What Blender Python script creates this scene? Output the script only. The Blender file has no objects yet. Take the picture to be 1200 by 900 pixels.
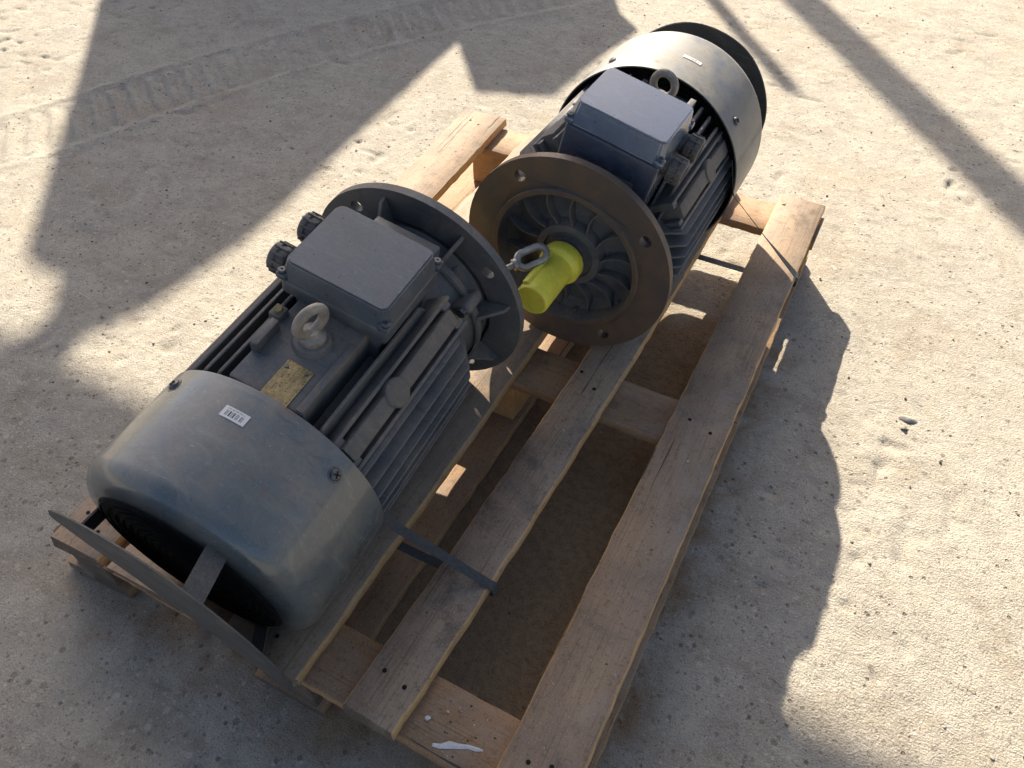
import bpy, bmesh, math, random
import numpy as np
from mathutils import Vector, Matrix

random.seed(7)
rng = np.random.default_rng(11)
R_ = math.radians
SC = bpy.context.scene
COL = SC.collection

# ------------------------------------------------------------------ camera
DECK = 0.145                                 # height of the pallet's deck above the ground
cam_d = bpy.data.cameras.new("camera")
cam_d.sensor_width = 36.0
cam_d.lens = 873.45 / 1200.0 * 36.0
cam_d.clip_start = 0.02
cam_d.clip_end = 300.0
cam = bpy.data.objects.new("camera", cam_d)
COL.objects.link(cam)
pi_, ro_, ya_ = R_(47.4376), R_(0.71187), R_(-27.59785)
fw = Vector((math.sin(ya_) * math.cos(pi_), math.cos(ya_) * math.cos(pi_), -math.sin(pi_)))
rt = Vector((math.cos(ya_), -math.sin(ya_), 0.0))
up = rt.cross(fw)
rt2 = rt * math.cos(ro_) + up * math.sin(ro_)
up2 = -rt * math.sin(ro_) + up * math.cos(ro_)
M = Matrix((rt2, up2, -fw)).transposed().to_4x4()
M.translation = Vector((0, 0, 0.9 + DECK))
cam.matrix_world = M
SC.camera = cam

# ------------------------------------------------------------------ light
SUN_H = Vector((0.93, -1.25, -1.0))          # direction the sunlight travels
sun_dir = -SUN_H.normalized()
w = bpy.data.worlds.new("World")
SC.world = w
w.use_nodes = True
wn = w.node_tree
wn.nodes.clear()
sky = wn.nodes.new("ShaderNodeTexSky")
sky.sky_type = 'NISHITA'
sky.sun_disc = False
sky.sun_elevation = math.asin(sun_dir.z)
sky.sun_rotation = math.atan2(sun_dir.x, sun_dir.y)
sky.air_density = 0.7
sky.dust_density = 3.5
sky.ozone_density = 1.0
bg = wn.nodes.new("ShaderNodeBackground")
bg.inputs["Strength"].default_value = 0.08
wo = wn.nodes.new("ShaderNodeOutputWorld")
wn.links.new(sky.outputs[0], bg.inputs[0])
wn.links.new(bg.outputs[0], wo.inputs[0])
sd = bpy.data.lights.new("sun", 'SUN')
sd.energy = 5.0
sd.angle = R_(0.53)
sd.color = (1.0, 0.92, 0.79)
sun = bpy.data.objects.new("sun", sd)
COL.objects.link(sun)
sun.rotation_euler = sun_dir.to_track_quat('Z', 'Y').to_euler()
sun.location = (-3, 5, 4)
vs = SC.view_settings
vs.view_transform = 'Standard'
vs.look = 'None'
vs.exposure = 1.38
vs.gamma = 1.0
vs.use_curve_mapping = False

# ------------------------------------------------------------------ node helper
class N:
    def __init__(s, name):
        s.m = bpy.data.materials.new(name)
        s.m.use_nodes = True
        s.t = s.m.node_tree
        s.b = s.t.nodes["Principled BSDF"]
        s.tc = s.t.nodes.new("ShaderNodeTexCoord")
        s.geo = s.t.nodes.new("ShaderNodeNewGeometry")
        s.oi = s.t.nodes.new("ShaderNodeObjectInfo")
    def set(s, inp, v):
        if hasattr(v, "is_output") or isinstance(v, bpy.types.NodeSocket):
            s.t.links.new(v, inp)
        else:
            if isinstance(v, (tuple, list)) and len(v) == 3 and inp.type == 'RGBA':
                v = (*v, 1.0)
            inp.default_value = v
    def P(s, **k):
        for a, v in k.items():
            s.set(s.b.inputs[a.replace("_", " ")], v)
    def noise(s, vec, scale, detail=4, rough=0.55, dist=0.0, col=False):
        n = s.t.nodes.new("ShaderNodeTexNoise")
        s.set(n.inputs["Vector"], vec)
        n.inputs["Scale"].default_value = scale
        n.inputs["Detail"].default_value = detail
        n.inputs["Roughness"].default_value = rough
        n.inputs["Distortion"].default_value = dist
        return n.outputs["Color" if col else "Fac"]
    def vor(s, vec, scale, feat='F1', out="Distance", rand=1.0):
        n = s.t.nodes.new("ShaderNodeTexVoronoi")
        n.feature = feat
        s.set(n.inputs["Vector"], vec)
        n.inputs["Scale"].default_value = scale
        n.inputs["Randomness"].default_value = rand
        return n.outputs[out]
    def map(s, vec, scale=(1, 1, 1), loc=(0, 0, 0), rot=(0, 0, 0)):
        n = s.t.nodes.new("ShaderNodeMapping")
        s.set(n.inputs["Vector"], vec)
        n.inputs["Scale"].default_value = scale
        n.inputs["Rotation"].default_value = rot
        s.set(n.inputs["Location"], loc)
        return n.outputs[0]
    def ramp(s, fac, lo, hi, a=0.0, b=1.0, smooth=True):
        n = s.t.nodes.new("ShaderNodeMapRange")
        n.interpolation_type = 'SMOOTHSTEP' if smooth else 'LINEAR'
        s.set(n.inputs["Value"], fac)
        n.inputs["From Min"].default_value = lo
        n.inputs["From Max"].default_value = hi
        n.inputs["To Min"].default_value = a
        n.inputs["To Max"].default_value = b
        return n.outputs[0]
    def mix(s, fac, a, b, mode='MIX'):
        n = s.t.nodes.new("ShaderNodeMix")
        n.data_type = 'RGBA'
        n.blend_type = mode
        s.set(n.inputs[0], fac)
        s.set(n.inputs[6], a)
        s.set(n.inputs[7], b)
        return n.outputs[2]
    def math(s, op, a, b=0.0, clamp=False):
        n = s.t.nodes.new("ShaderNodeMath")
        n.operation = op
        n.use_clamp = clamp
        s.set(n.inputs[0], a)
        s.set(n.inputs[1], b)
        return n.outputs[0]
    def sep(s, vec):
        n = s.t.nodes.new("ShaderNodeSeparateXYZ")
        s.set(n.inputs[0], vec)
        return n.outputs
    def comb(s, x, y, z):
        n = s.t.nodes.new("ShaderNodeCombineXYZ")
        for i, v in enumerate((x, y, z)):
            s.set(n.inputs[i], v)
        return n.outputs[0]
    def bump(s, h, strength, dist, nrm=None):
        n = s.t.nodes.new("ShaderNodeBump")
        s.set(n.inputs["Height"], h)
        n.inputs["Strength"].default_value = strength
        n.inputs["Distance"].default_value = dist
        if nrm is not None:
            s.set(n.inputs["Normal"], nrm)
        return n.outputs[0]
    def rnd_vec(s, k=7.0):
        v = s.math('MULTIPLY', s.oi.outputs["Random"], k)
        return s.comb(v, v, v)

def mat_paint(name, base, dust, dust_amt, rough, rust=0.25, coarse=0.0006, spec=0.5, coat=0.0, dust_lo=0.35, dust_hi=0.7, metal=0.0, specks=0, coat_ior=1.5, dent=0.0):
    n = N(name)
    v = n.tc.outputs["Object"]
    big = n.noise(v, 9, 5, 0.6, 0.4)
    fine = n.noise(v, 160, 3, 0.6)
    mid = n.noise(v, 38, 5, 0.62)
    col = n.mix(n.ramp(mid, 0.3, 0.7), base, tuple(c * 0.78 for c in base))
    # dust that has settled on upward faces, in smears
    nz = n.sep(n.geo.outputs["Normal"])[2]
    upf = n.ramp(nz, -0.25, 0.75, 0.25, 1.0)
    dm = n.math('MULTIPLY', n.ramp(n.math('ADD', n.math('MULTIPLY', big, 0.65), n.math('MULTIPLY', mid, 0.35)), dust_lo, dust_hi), upf)
    dm = n.math('MULTIPLY', dm, n.ramp(fine, 0.25, 0.65, 0.55, 1.0))
    dm = n.math('MULTIPLY', dm, dust_amt)
    col = n.mix(dm, col, dust)
    stn = n.noise(n.map(v, (1, 2.3, 1), loc=(6, 2, 8), rot=(0.2, 0.6, 0.1)), 17, 7, 0.72, 1.0)
    col = n.mix(n.ramp(stn, 0.50, 0.66, 0, 0.55), col, tuple(c * k_ for c, k_ in zip(base, (2.0, 1.65, 1.35))))
    col = n.mix(n.ramp(stn, 0.30, 0.45, 0.5, 0), col, tuple(c * k_ for c, k_ in zip(base, (0.55, 0.62, 0.72))))
    fd = n.noise(n.map(v, loc=(1, 8, 3)), 520, 2, 0.6)
    col = n.mix(n.math('MULTIPLY', n.ramp(fd, 0.56, 0.70, 0, 0.4), upf), col, dust)
    # scuffs
    sc = n.noise(n.map(v, (30, 260, 90), rot=(0.3, 0.5, 0.4)), 1.0, 3, 0.7)
    col = n.mix(n.ramp(sc, 0.69, 0.76, 0, 0.5), col, tuple(min(1, c * 2.1 + 0.05) for c in base))
    # rust blooms
    r1 = n.noise(n.map(v, loc=(3.1, 1.7, 0.4)), 21, 6, 0.72, 0.6)
    rm = n.ramp(r1, 0.66 - 0.06 * rust, 0.78, 0, min(1.0, rust * 2.2))
    col = n.mix(rm, col, (0.22, 0.105, 0.055))
    # pale paint/plaster flecks
    fl = n.noise(n.map(v, loc=(9, 2, 5)), 260, 1, 0.5)
    col = n.mix(n.ramp(fl, 0.80, 0.83, 0, 0.6), col, (0.5, 0.48, 0.43))
    dk = n.noise(n.map(v, loc=(4, 7, 1)), 190, 1, 0.5)
    col = n.mix(n.ramp(dk, 0.70 if specks else 0.78, 0.76 if specks else 0.82, 0, 0.75), col, (0.02, 0.02, 0.02))
    rr = n.math('ADD', n.ramp(big, 0.25, 0.75, rough - 0.06, rough + 0.1), n.math('MULTIPLY', n.math('ADD', dm, rm), 0.35), True)
    h = n.math('ADD', n.math('MULTIPLY', fine, 0.35), mid)
    for rt_, seed_ in (((0.2, 0.9, 0.3), 2.0), ((1.1, 0.2, 1.3), 6.0)):
        s2 = n.noise(n.map(v, (9, 420, 420), loc=(seed_, 1, 3), rot=rt_), 1.0, 2, 0.5, 0.15)
        col = n.mix(n.ramp(s2, 0.715, 0.74, 0, 0.5), col, tuple(min(1, c_ * 2.4 + 0.06) for c_ in base))
    nb = n.bump(h, 0.5, coarse)
    if dent:
        nb = n.bump(n.noise(n.map(v, loc=(5, 5, 5)), 14, 2, 0.4), 1.0, dent, nb)
    n.P(Base_Color=col, Roughness=rr, Normal=nb)
    n.b.inputs["Specular IOR Level"].default_value = spec
    n.b.inputs["Metallic"].default_value = metal
    n.b.inputs["Coat Weight"].default_value = coat
    n.b.inputs["Coat Roughness"].default_value = 0.12 if coat_ior < 1.6 else 0.22
    n.b.inputs["Coat IOR"].default_value = coat_ior
    return n.m

def mat_wood(name, c1, c2, c3, dirt, rough=0.75, grain=1.0, along=0):
    n = N(name)
    v0 = n.t.nodes.new("ShaderNodeVectorMath")
    v0.operation = 'ADD'
    n.set(v0.inputs[0], n.tc.outputs["Object"])
    n.set(v0.inputs[1], n.rnd_vec(13.0))
    v = v0.outputs[0]
    g1 = n.noise(n.map(v, (3.0, 70, 70)), 1.0, 5, 0.6, 0.6)
    g2 = n.noise(n.map(v, (8.0, 420, 420)), 1.0, 3, 0.6, 0.3)
    blot = n.noise(v, 8, 5, 0.6, 0.5)
    spk = n.noise(v, 120, 4, 0.65)
    col = n.mix(n.ramp(g1, 0.3, 0.7), c1, c2)
    col = n.mix(n.ramp(blot, 0.35, 0.68), col, c3)
    col = n.mix(n.ramp(g2, 0.52, 0.70, 0, 0.6 * grain), col, tuple(c * 0.45 for c in c1))
    col = n.mix(n.ramp(n.noise(n.map(v, loc=(5, 1, 2)), 14, 6, 0.7), 0.52, 0.7, 0, dirt), col, (0.075, 0.062, 0.05))
    col = n.mix(n.ramp(spk, 0.54, 0.68, 0, 0.65), col, tuple(c * 0.4 for c in c2))
    fs_ = n.noise(n.map(v, loc=(3, 3, 9)), 420, 2, 0.6)
    col = n.mix(n.ramp(fs_, 0.58, 0.72, 0, 0.5), col, (0.46, 0.41, 0.34))
    col = n.mix(n.ramp(fs_, 0.28, 0.40, 0.5, 0), col, (0.06, 0.045, 0.035))
    fl = n.noise(n.map(v, loc=(2, 8, 5)), 210, 1, 0.5)
    col = n.mix(n.ramp(fl, 0.79, 0.82, 0, 0.7), col, (0.55, 0.52, 0.46))
    hs = n.math('ADD', n.oi.outputs["Random"], 0.0)
    col = n.mix(n.ramp(hs, 0, 1, 0.0, 0.28, False), col, tuple(c * 0.55 for c in c2))
    # dust lying in patches, saw marks across the grain
    du = n.noise(n.map(v, (6, 14, 14), loc=(7, 3, 1)), 1.0, 6, 0.72, 0.8)
    col = n.mix(n.ramp(du, 0.50, 0.68, 0, 0.4), col, (0.37, 0.30, 0.225))
    saw = n.noise(n.map(v, (190, 9, 9)), 1.0, 2, 0.5)
    col = n.mix(n.ramp(saw, 0.55, 0.75, 0, 0.22), col, tuple(c * 0.5 for c in c2))
    crk = n.noise(n.map(v, (2.2, 150, 150), loc=(1, 9, 4)), 1.0, 2, 0.5, 0.4)
    col = n.mix(n.ramp(crk, 0.70, 0.74, 0, 0.85), col, (0.05, 0.036, 0.025))
    g2 = n.math('SUBTRACT', g2, n.ramp(crk, 0.68, 0.74, 0, 0.9))
    h = n.math('ADD', n.math('MULTIPLY', g2, 0.7), n.math('ADD', n.math('MULTIPLY', g1, 0.6), n.math('MULTIPLY', spk, 0.6)))
    n.P(Base_Color=col, Roughness=n.ramp(g1, 0, 1, rough - 0.08, rough + 0.1), Normal=n.bump(h, 0.55, 0.0014))
    n.b.inputs["Specular IOR Level"].default_value = 0.3
    return n.m

def mat_plain(name, base, rough=0.5, metal=0.0, var=0.3, scale=40, bump=0.0004, alt=None, spec=0.5):
    n = N(name)
    v = n.tc.outputs["Object"]
    a = n.noise(v, scale, 5, 0.65, 0.3)
    b_ = n.noise(v, scale * 6, 3, 0.6)
    col = n.mix(n.ramp(a, 0.3, 0.7, 0, 1), base, alt if alt else tuple(c * (1 - var) for c in base))
    col = n.mix(n.ramp(b_, 0.6, 0.75, 0, var), col, tuple(c * 0.35 for c in base))
    n.P(Base_Color=col, Roughness=n.ramp(a, 0.2, 0.8, max(0.05, rough - 0.1), min(1, rough + 0.15)), Metallic=metal,
        Normal=n.bump(n.math('ADD', a, b_), 0.5, bump))
    n.b.inputs["Specular IOR Level"].default_value = spec
    return n.m

def mat_ground():
    n = N("compacted_dusty_ground")
    v = n.tc.outputs["Object"]
    a = n.noise(v, 1.7, 6, 0.6, 0.5)
    b_ = n.noise(v, 14, 6, 0.65, 0.4)
    c_ = n.noise(v, 75, 5, 0.68)
    d_ = n.noise(v, 330, 3, 0.6)
    st = n.noise(n.map(v, (26, 110, 1), rot=(0, 0, R_(-28))), 1.0, 5, 0.65, 1.2)
    col = n.mix(n.ramp(a, 0.3, 0.7), (0.45, 0.395, 0.31), (0.40, 0.355, 0.285))
    col = n.mix(n.ramp(b_, 0.35, 0.72), col, (0.50, 0.45, 0.36))
    col = n.mix(n.ramp(c_, 0.50, 0.72, 0, 0.55), col, (0.30, 0.265, 0.21))
    col = n.mix(n.ramp(n.noise(n.map(v, loc=(8, 3, 0)), 3.3, 5, 0.6, 0.8), 0.52, 0.72, 0, 0.45), col, (0.41, 0.32, 0.225))
    col = n.mix(n.ramp(n.noise(n.map(v, loc=(1, 6, 0)), 5.5, 5, 0.6, 0.6), 0.55, 0.75, 0, 0.5), col, (0.30, 0.285, 0.255))
    col = n.mix(n.ramp(d_, 0.66, 0.75, 0, 0.5), col, (0.12, 0.10, 0.075))
    pit = n.vor(v, 46, rand=1.0)
    pitm = n.math('MULTIPLY', n.ramp(pit, 0.10, 0.17, 1, 0), n.ramp(n.noise(v, 9, 2), 0.46, 0.56))
    col = n.mix(n.math('MULTIPLY', pitm, 0.75), col, (0.10, 0.085, 0.065))  # shadow inside the small pits, darkened into the colour
    pal = n.noise(n.map(v, loc=(4, 4, 0)), 130, 2, 0.5)
    col = n.mix(n.ramp(pal, 0.70, 0.76, 0, 0.55), col, (0.62, 0.58, 0.5))
    stn = n.noise(n.map(v, loc=(11, 5, 0)), 4.2, 6, 0.66, 1.1)
    col = n.mix(n.ramp(stn, 0.50, 0.68, 0, 0.5), col, (0.30, 0.245, 0.175))
    stn2 = n.noise(n.map(v, (1, 2.2, 1), loc=(3, 15, 0), rot=(0, 0, 0.6)), 8.5, 6, 0.68, 1.4)
    col = n.mix(n.ramp(stn2, 0.52, 0.68, 0, 0.4), col, (0.27, 0.235, 0.185))
    col = n.mix(n.ramp(stn2, 0.30, 0.44, 0.35, 0), col, (0.56, 0.50, 0.41))
    # embedded grit: small pale and dark chips
    for sc_, lo_, seed_ in ((95, 0.30, 0.0), (210, 0.34, 5.0), (42, 0.22, 9.0)):
        vv = n.map(v, loc=(seed_, seed_ * 0.7, 0))
        dd = n.vor(vv, sc_)
        cc = n.sep(n.vor(vv, sc_, out="Color"))
        ed = n.math('MULTIPLY', n.ramp(dd, lo_ - 0.06, lo_ + 0.02, 1, 0), n.ramp(cc[0], 0.62, 0.70))
        col = n.mix(n.math('MULTIPLY', ed, 0.62), col, n.mix(n.ramp(cc[1], 0.45, 0.55), (0.17, 0.145, 0.115), (0.58, 0.53, 0.44)))
    fn = n.noise(n.map(v, loc=(2, 2, 2)), 480, 3, 0.7)
    col = n.mix(n.ramp(fn, 0.30, 0.50, 0.6, 0.0), col, (0.15, 0.125, 0.095))
    col = n.mix(n.ramp(fn, 0.52, 0.72, 0.0, 0.35), col, (0.60, 0.55, 0.46))
    # browner, darker ground colour within the pallet's footprint
    x, y, z = n.sep(v)[0:3]
    nx = n.math('ADD', x, n.math('MULTIPLY', n.math('SUBTRACT', b_, 0.5), 0.25))
    ny = n.math('ADD', y, n.math('MULTIPLY', n.math('SUBTRACT', n.noise(n.map(v, loc=(3, 3, 3)), 9, 4), 0.5), 0.3))
    mx = n.math('MULTIPLY', n.ramp(nx, -0.92, -0.80), n.ramp(nx, -0.08, 0.02, 1, 0))
    my = n.math('MULTIPLY', n.ramp(ny, 0.12, 0.26), n.ramp(ny, 1.12, 1.26, 1, 0))
    soil = n.mix(n.ramp(c_, 0.35, 0.65), (0.23, 0.14, 0.066), (0.35, 0.225, 0.115))
    soil = n.mix(n.ramp(d_, 0.55, 0.7, 0, 0.6), soil, (0.34, 0.25, 0.16))
    soil = n.mix(n.ramp(fn, 0.3, 0.45, 0.6, 0), soil, (0.06, 0.04, 0.025))
    col = n.mix(n.math('MULTIPLY', n.math('MULTIPLY', mx, my), 0.85), col, soil)
    h = n.math('ADD', n.math('MULTIPLY', c_, 0.6), n.math('ADD', n.math('MULTIPLY', d_, 0.85), n.math('MULTIPLY', n.noise(v, 780, 2, 0.6), 0.4)))
    h = n.math('ADD', h, n.math('MULTIPLY', st, 0.45))
    h = n.math('SUBTRACT', h, n.math('MULTIPLY', pitm, 0.6))
    n.P(Base_Color=col, Roughness=0.92, Normal=n.bump(h, 1.0, 0.0042))
    n.b.inputs["Specular IOR Level"].default_value = 0.2
    return n.m

DUST = (0.40, 0.345, 0.26)
M_GROUND = mat_ground()
M_CAST = mat_paint("grey_blue_cast_iron_paint", (0.080, 0.087, 0.090), (0.28, 0.225, 0.165), 0.85, 0.5, rust=0.15, coarse=0.0013)
M_BOX = mat_paint("blue_grey_box_paint", (0.075, 0.088, 0.10), (0.28, 0.24, 0.19), 0.38, 0.36, rust=0.3, coarse=0.0005)
M_PAD = mat_paint("dusty_sand_cast_pad", (0.115, 0.108, 0.095), (0.26, 0.215, 0.16), 0.7, 0.6, rust=0.15, coarse=0.0015)
M_LID = mat_paint("sheeny_blue_grey_lid_paint", (0.060, 0.081, 0.102), (0.22, 0.195, 0.16), 0.55, 0.40, rust=0.6, coarse=0.0007, metal=0.0, specks=1, coat=0.3, coat_ior=1.5)
M_LIDD = mat_paint("sky_tinted_lid_paint", (0.060, 0.112, 0.195), (0.25, 0.25, 0.245), 0.45, 0.35, rust=0.35, coarse=0.0006, metal=0.12, specks=1, coat=1.0, coat_ior=1.8)  # blue of the reflected sky is put into the base colour
M_BOXD = mat_paint("dark_navy_box_paint", (0.045, 0.058, 0.085), (0.20, 0.19, 0.18), 0.22, 0.30, rust=0.1, coarse=0.0007)
M_COVER = mat_paint("grey_fan_cover_paint", (0.105, 0.128, 0.128), (0.27, 0.22, 0.16), 0.85, 0.27, rust=1.0, coarse=0.0002, coat=0.55, dent=0.0014)
M_COVERD = mat_paint("dusty_grey_fan_cover_paint", (0.085, 0.103, 0.118), (0.255, 0.22, 0.165), 0.9, 0.42, rust=0.9, coarse=0.0003, coat=0.2, dent=0.0012, dust_lo=0.30, dust_hi=0.55)
M_CAP = mat_paint("scraped_grey_cap_paint", (0.058, 0.064, 0.068), (0.24, 0.21, 0.17), 0.4, 0.6, rust=0.25, coarse=0.0016, spec=0.2)
M_CAPD = mat_paint("dark_cap_paint", (0.05, 0.056, 0.06), (0.2, 0.18, 0.15), 0.25, 0.5, rust=0.1, coarse=0.0006)
M_BLACK = mat_plain("dull_black_metal", (0.02, 0.019, 0.018), 0.8, 0.0, 0.4, 60, spec=0.15)
M_RUSTFLANGE = mat_plain("rusty_machined_flange", (0.165, 0.105, 0.062), 0.5, 0.15, 0.35, 12, 0.0006, alt=(0.095, 0.077, 0.062))
M_STEEL = mat_plain("galvanised_steel", (0.42, 0.40, 0.36), 0.42, 0.75, 0.35, 70, 0.0004, alt=(0.30, 0.26, 0.20))
M_RING = mat_plain("weathered_zinc_eye", (0.36, 0.33, 0.28), 0.6, 0.35, 0.35, 60, 0.0006, alt=(0.26, 0.21, 0.15))
M_SCREW = mat_plain("dark_screw_metal", (0.16, 0.155, 0.15), 0.4, 0.8, 0.3, 300, 0.0001)
M_YELLOW = mat_plain("yellow_plastic_sleeve", (0.84, 0.75, 0.07), 0.42, 0.0, 0.40, 34, 0.0006, alt=(0.70, 0.60, 0.06))
M_PLUG = mat_plain("dusty_black_plastic_plug", (0.075, 0.07, 0.064), 0.6, 0.0, 0.4, 60, 0.0006, alt=(0.16, 0.135, 0.105))
M_STRAP = mat_plain("dark_woven_strap", (0.062, 0.063, 0.060), 0.62, 0.0, 0.35, 220, 0.0008)
M_EARTH = mat_plain("brass_earth_screw", (0.24, 0.19, 0.08), 0.55, 0.3, 0.3, 90, 0.0003)
M_SHEET = mat_plain("weathered_sheet_metal", (0.30, 0.29, 0.27), 0.6, 0.2, 0.25, 3, 0.001)
M_STONE = mat_plain("grey_brown_stone", (0.30, 0.25, 0.19), 0.9, 0.0, 0.4, 120, 0.002, alt=(0.40, 0.34, 0.27))
M_STONED = mat_plain("dark_brown_stone", (0.13, 0.105, 0.08), 0.9, 0.0, 0.4, 120, 0.002)
M_STONEP = mat_plain("pale_stone", (0.46, 0.41, 0.33), 0.9, 0.0, 0.3, 120, 0.002)
M_PLASTER = mat_plain("white_plaster", (0.72, 0.70, 0.66), 0.9, 0.0, 0.2, 120, 0.001)
M_STRAW = mat_plain("dry_straw", (0.36, 0.28, 0.16), 0.8, 0.0, 0.4, 60, 0.0005)
M_TWIG = mat_plain("dry_brown_leaf", (0.22, 0.13, 0.07), 0.8, 0.0, 0.4, 120, 0.001)
W_TOP = mat_wood("weathered_grey_brown_wood", (0.34, 0.23, 0.14), (0.41, 0.285, 0.18), (0.26, 0.19, 0.135), 0.6)
W_CUT = mat_wood("fresh_sawn_orange_wood", (0.60, 0.35, 0.14), (0.66, 0.41, 0.185), (0.50, 0.28, 0.11), 0.3, grain=0.8)
W_END = mat_wood("dark_weathered_end_grain", (0.15, 0.105, 0.07), (0.20, 0.14, 0.095), (0.12, 0.09, 0.07), 0.5)
W_SIDE = mat_wood("brown_sawn_wood_side", (0.42, 0.24, 0.105), (0.48, 0.29, 0.135), (0.32, 0.19, 0.095), 0.4)
W_LOW = mat_wood("brown_pallet_wood", (0.37, 0.215, 0.105), (0.42, 0.26, 0.14), (0.28, 0.18, 0.105), 0.55)

def mat_grille():
    n = N("black_fan_grille_mesh")
    v = n.tc.outputs["Object"]
    wv = n.vor(n.map(v, (1, 0.2, 1)), 260, rand=0.15)
    c = n.mix(n.ramp(wv, 0.25, 0.45), (0.004, 0.004, 0.004), (0.045, 0.045, 0.044))
    n.P(Base_Color=c, Roughness=0.6, Normal=n.bump(wv, 0.8, 0.002))
    return n.m
M_GRILLE = mat_grille()

def mat_plate():
    n = N("brass_nameplate_print")
    u = n.sep(n.tc.outputs["UV"])
    row = n.math('MULTIPLY', u[0], 7.0)
    ry = n.math('FRACT', row)
    rid = n.math('FLOOR', row)
    line = n.math('ADD', n.ramp(ry, 0.0, 0.06, 1, 0), n.ramp(ry, 0.94, 1.0), True)
    cells = n.noise(n.comb(n.math('MULTIPLY', u[1], 46.0), n.math('MULTIPLY', rid, 7.3), n.math('MULTIPLY', ry, 3.0)), 1.0, 2, 0.6)
    txt = n.math('MULTIPLY', n.ramp(cells, 0.50, 0.56), n.math('MULTIPLY', n.ramp(ry, 0.22, 0.28), n.ramp(ry, 0.72, 0.78, 1, 0)))
    blank = n.ramp(n.noise(n.comb(n.math('MULTIPLY', u[1], 5.0), n.math('MULTIPLY', rid, 3.1), 0.0), 1.0, 1), 0.40, 0.46)
    txt = n.math('MULTIPLY', txt, blank)
    wear = n.noise(n.tc.outputs["Object"], 150, 5, 0.7)
    col = n.mix(n.ramp(wear, 0.35, 0.7), (0.36, 0.275, 0.12), (0.22, 0.165, 0.08))
    col = n.mix(n.math('MULTIPLY', n.math('ADD', line, txt, True), 0.8), col, (0.03, 0.025, 0.02))
    col = n.mix(n.ramp(wear, 0.64, 0.72, 0, 0.7), col, (0.45, 0.43, 0.38))
    n.P(Base_Color=col, Roughness=0.42, Metallic=0.45)
    return n.m
M_PLATE = mat_plate()

def mat_barcode():
    n = N("white_barcode_sticker_print")
    u = n.sep(n.tc.outputs["UV"])
    ph = n.math('ADD', n.math('MULTIPLY', u[0], 105.0), n.math('MULTIPLY', n.math('SINE', n.math('MULTIPLY', u[0], 31.0)), 2.6))
    bar = n.ramp(n.math('SINE', ph), -0.1, 0.15)
    inx = n.math('MULTIPLY', n.ramp(u[0], 0.12, 0.13), n.ramp(u[0], 0.87, 0.88, 1, 0))
    iny = n.math('MULTIPLY', n.ramp(u[1], 0.18, 0.2), n.ramp(u[1], 0.66, 0.68, 1, 0))
    m_ = n.math('MULTIPLY', bar, n.math('MULTIPLY', inx, iny))
    t = n.noise(n.comb(n.math('MULTIPLY', u[0], 40.0), n.math('MULTIPLY', u[1], 9.0), 0.0), 1.0, 2)
    tx = n.math('MULTIPLY', n.ramp(t, 0.5, 0.55), n.math('MULTIPLY', inx, n.math('MULTIPLY', n.ramp(u[1], 0.75, 0.77), n.ramp(u[1], 0.88, 0.9, 1, 0))))
    col = n.mix(n.math('ADD', m_, tx, True), (0.66, 0.64, 0.60), (0.05, 0.05, 0.05))
    n.P(Base_Color=col, Roughness=0.5)
    return n.m
M_BARCODE = mat_barcode()

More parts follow.
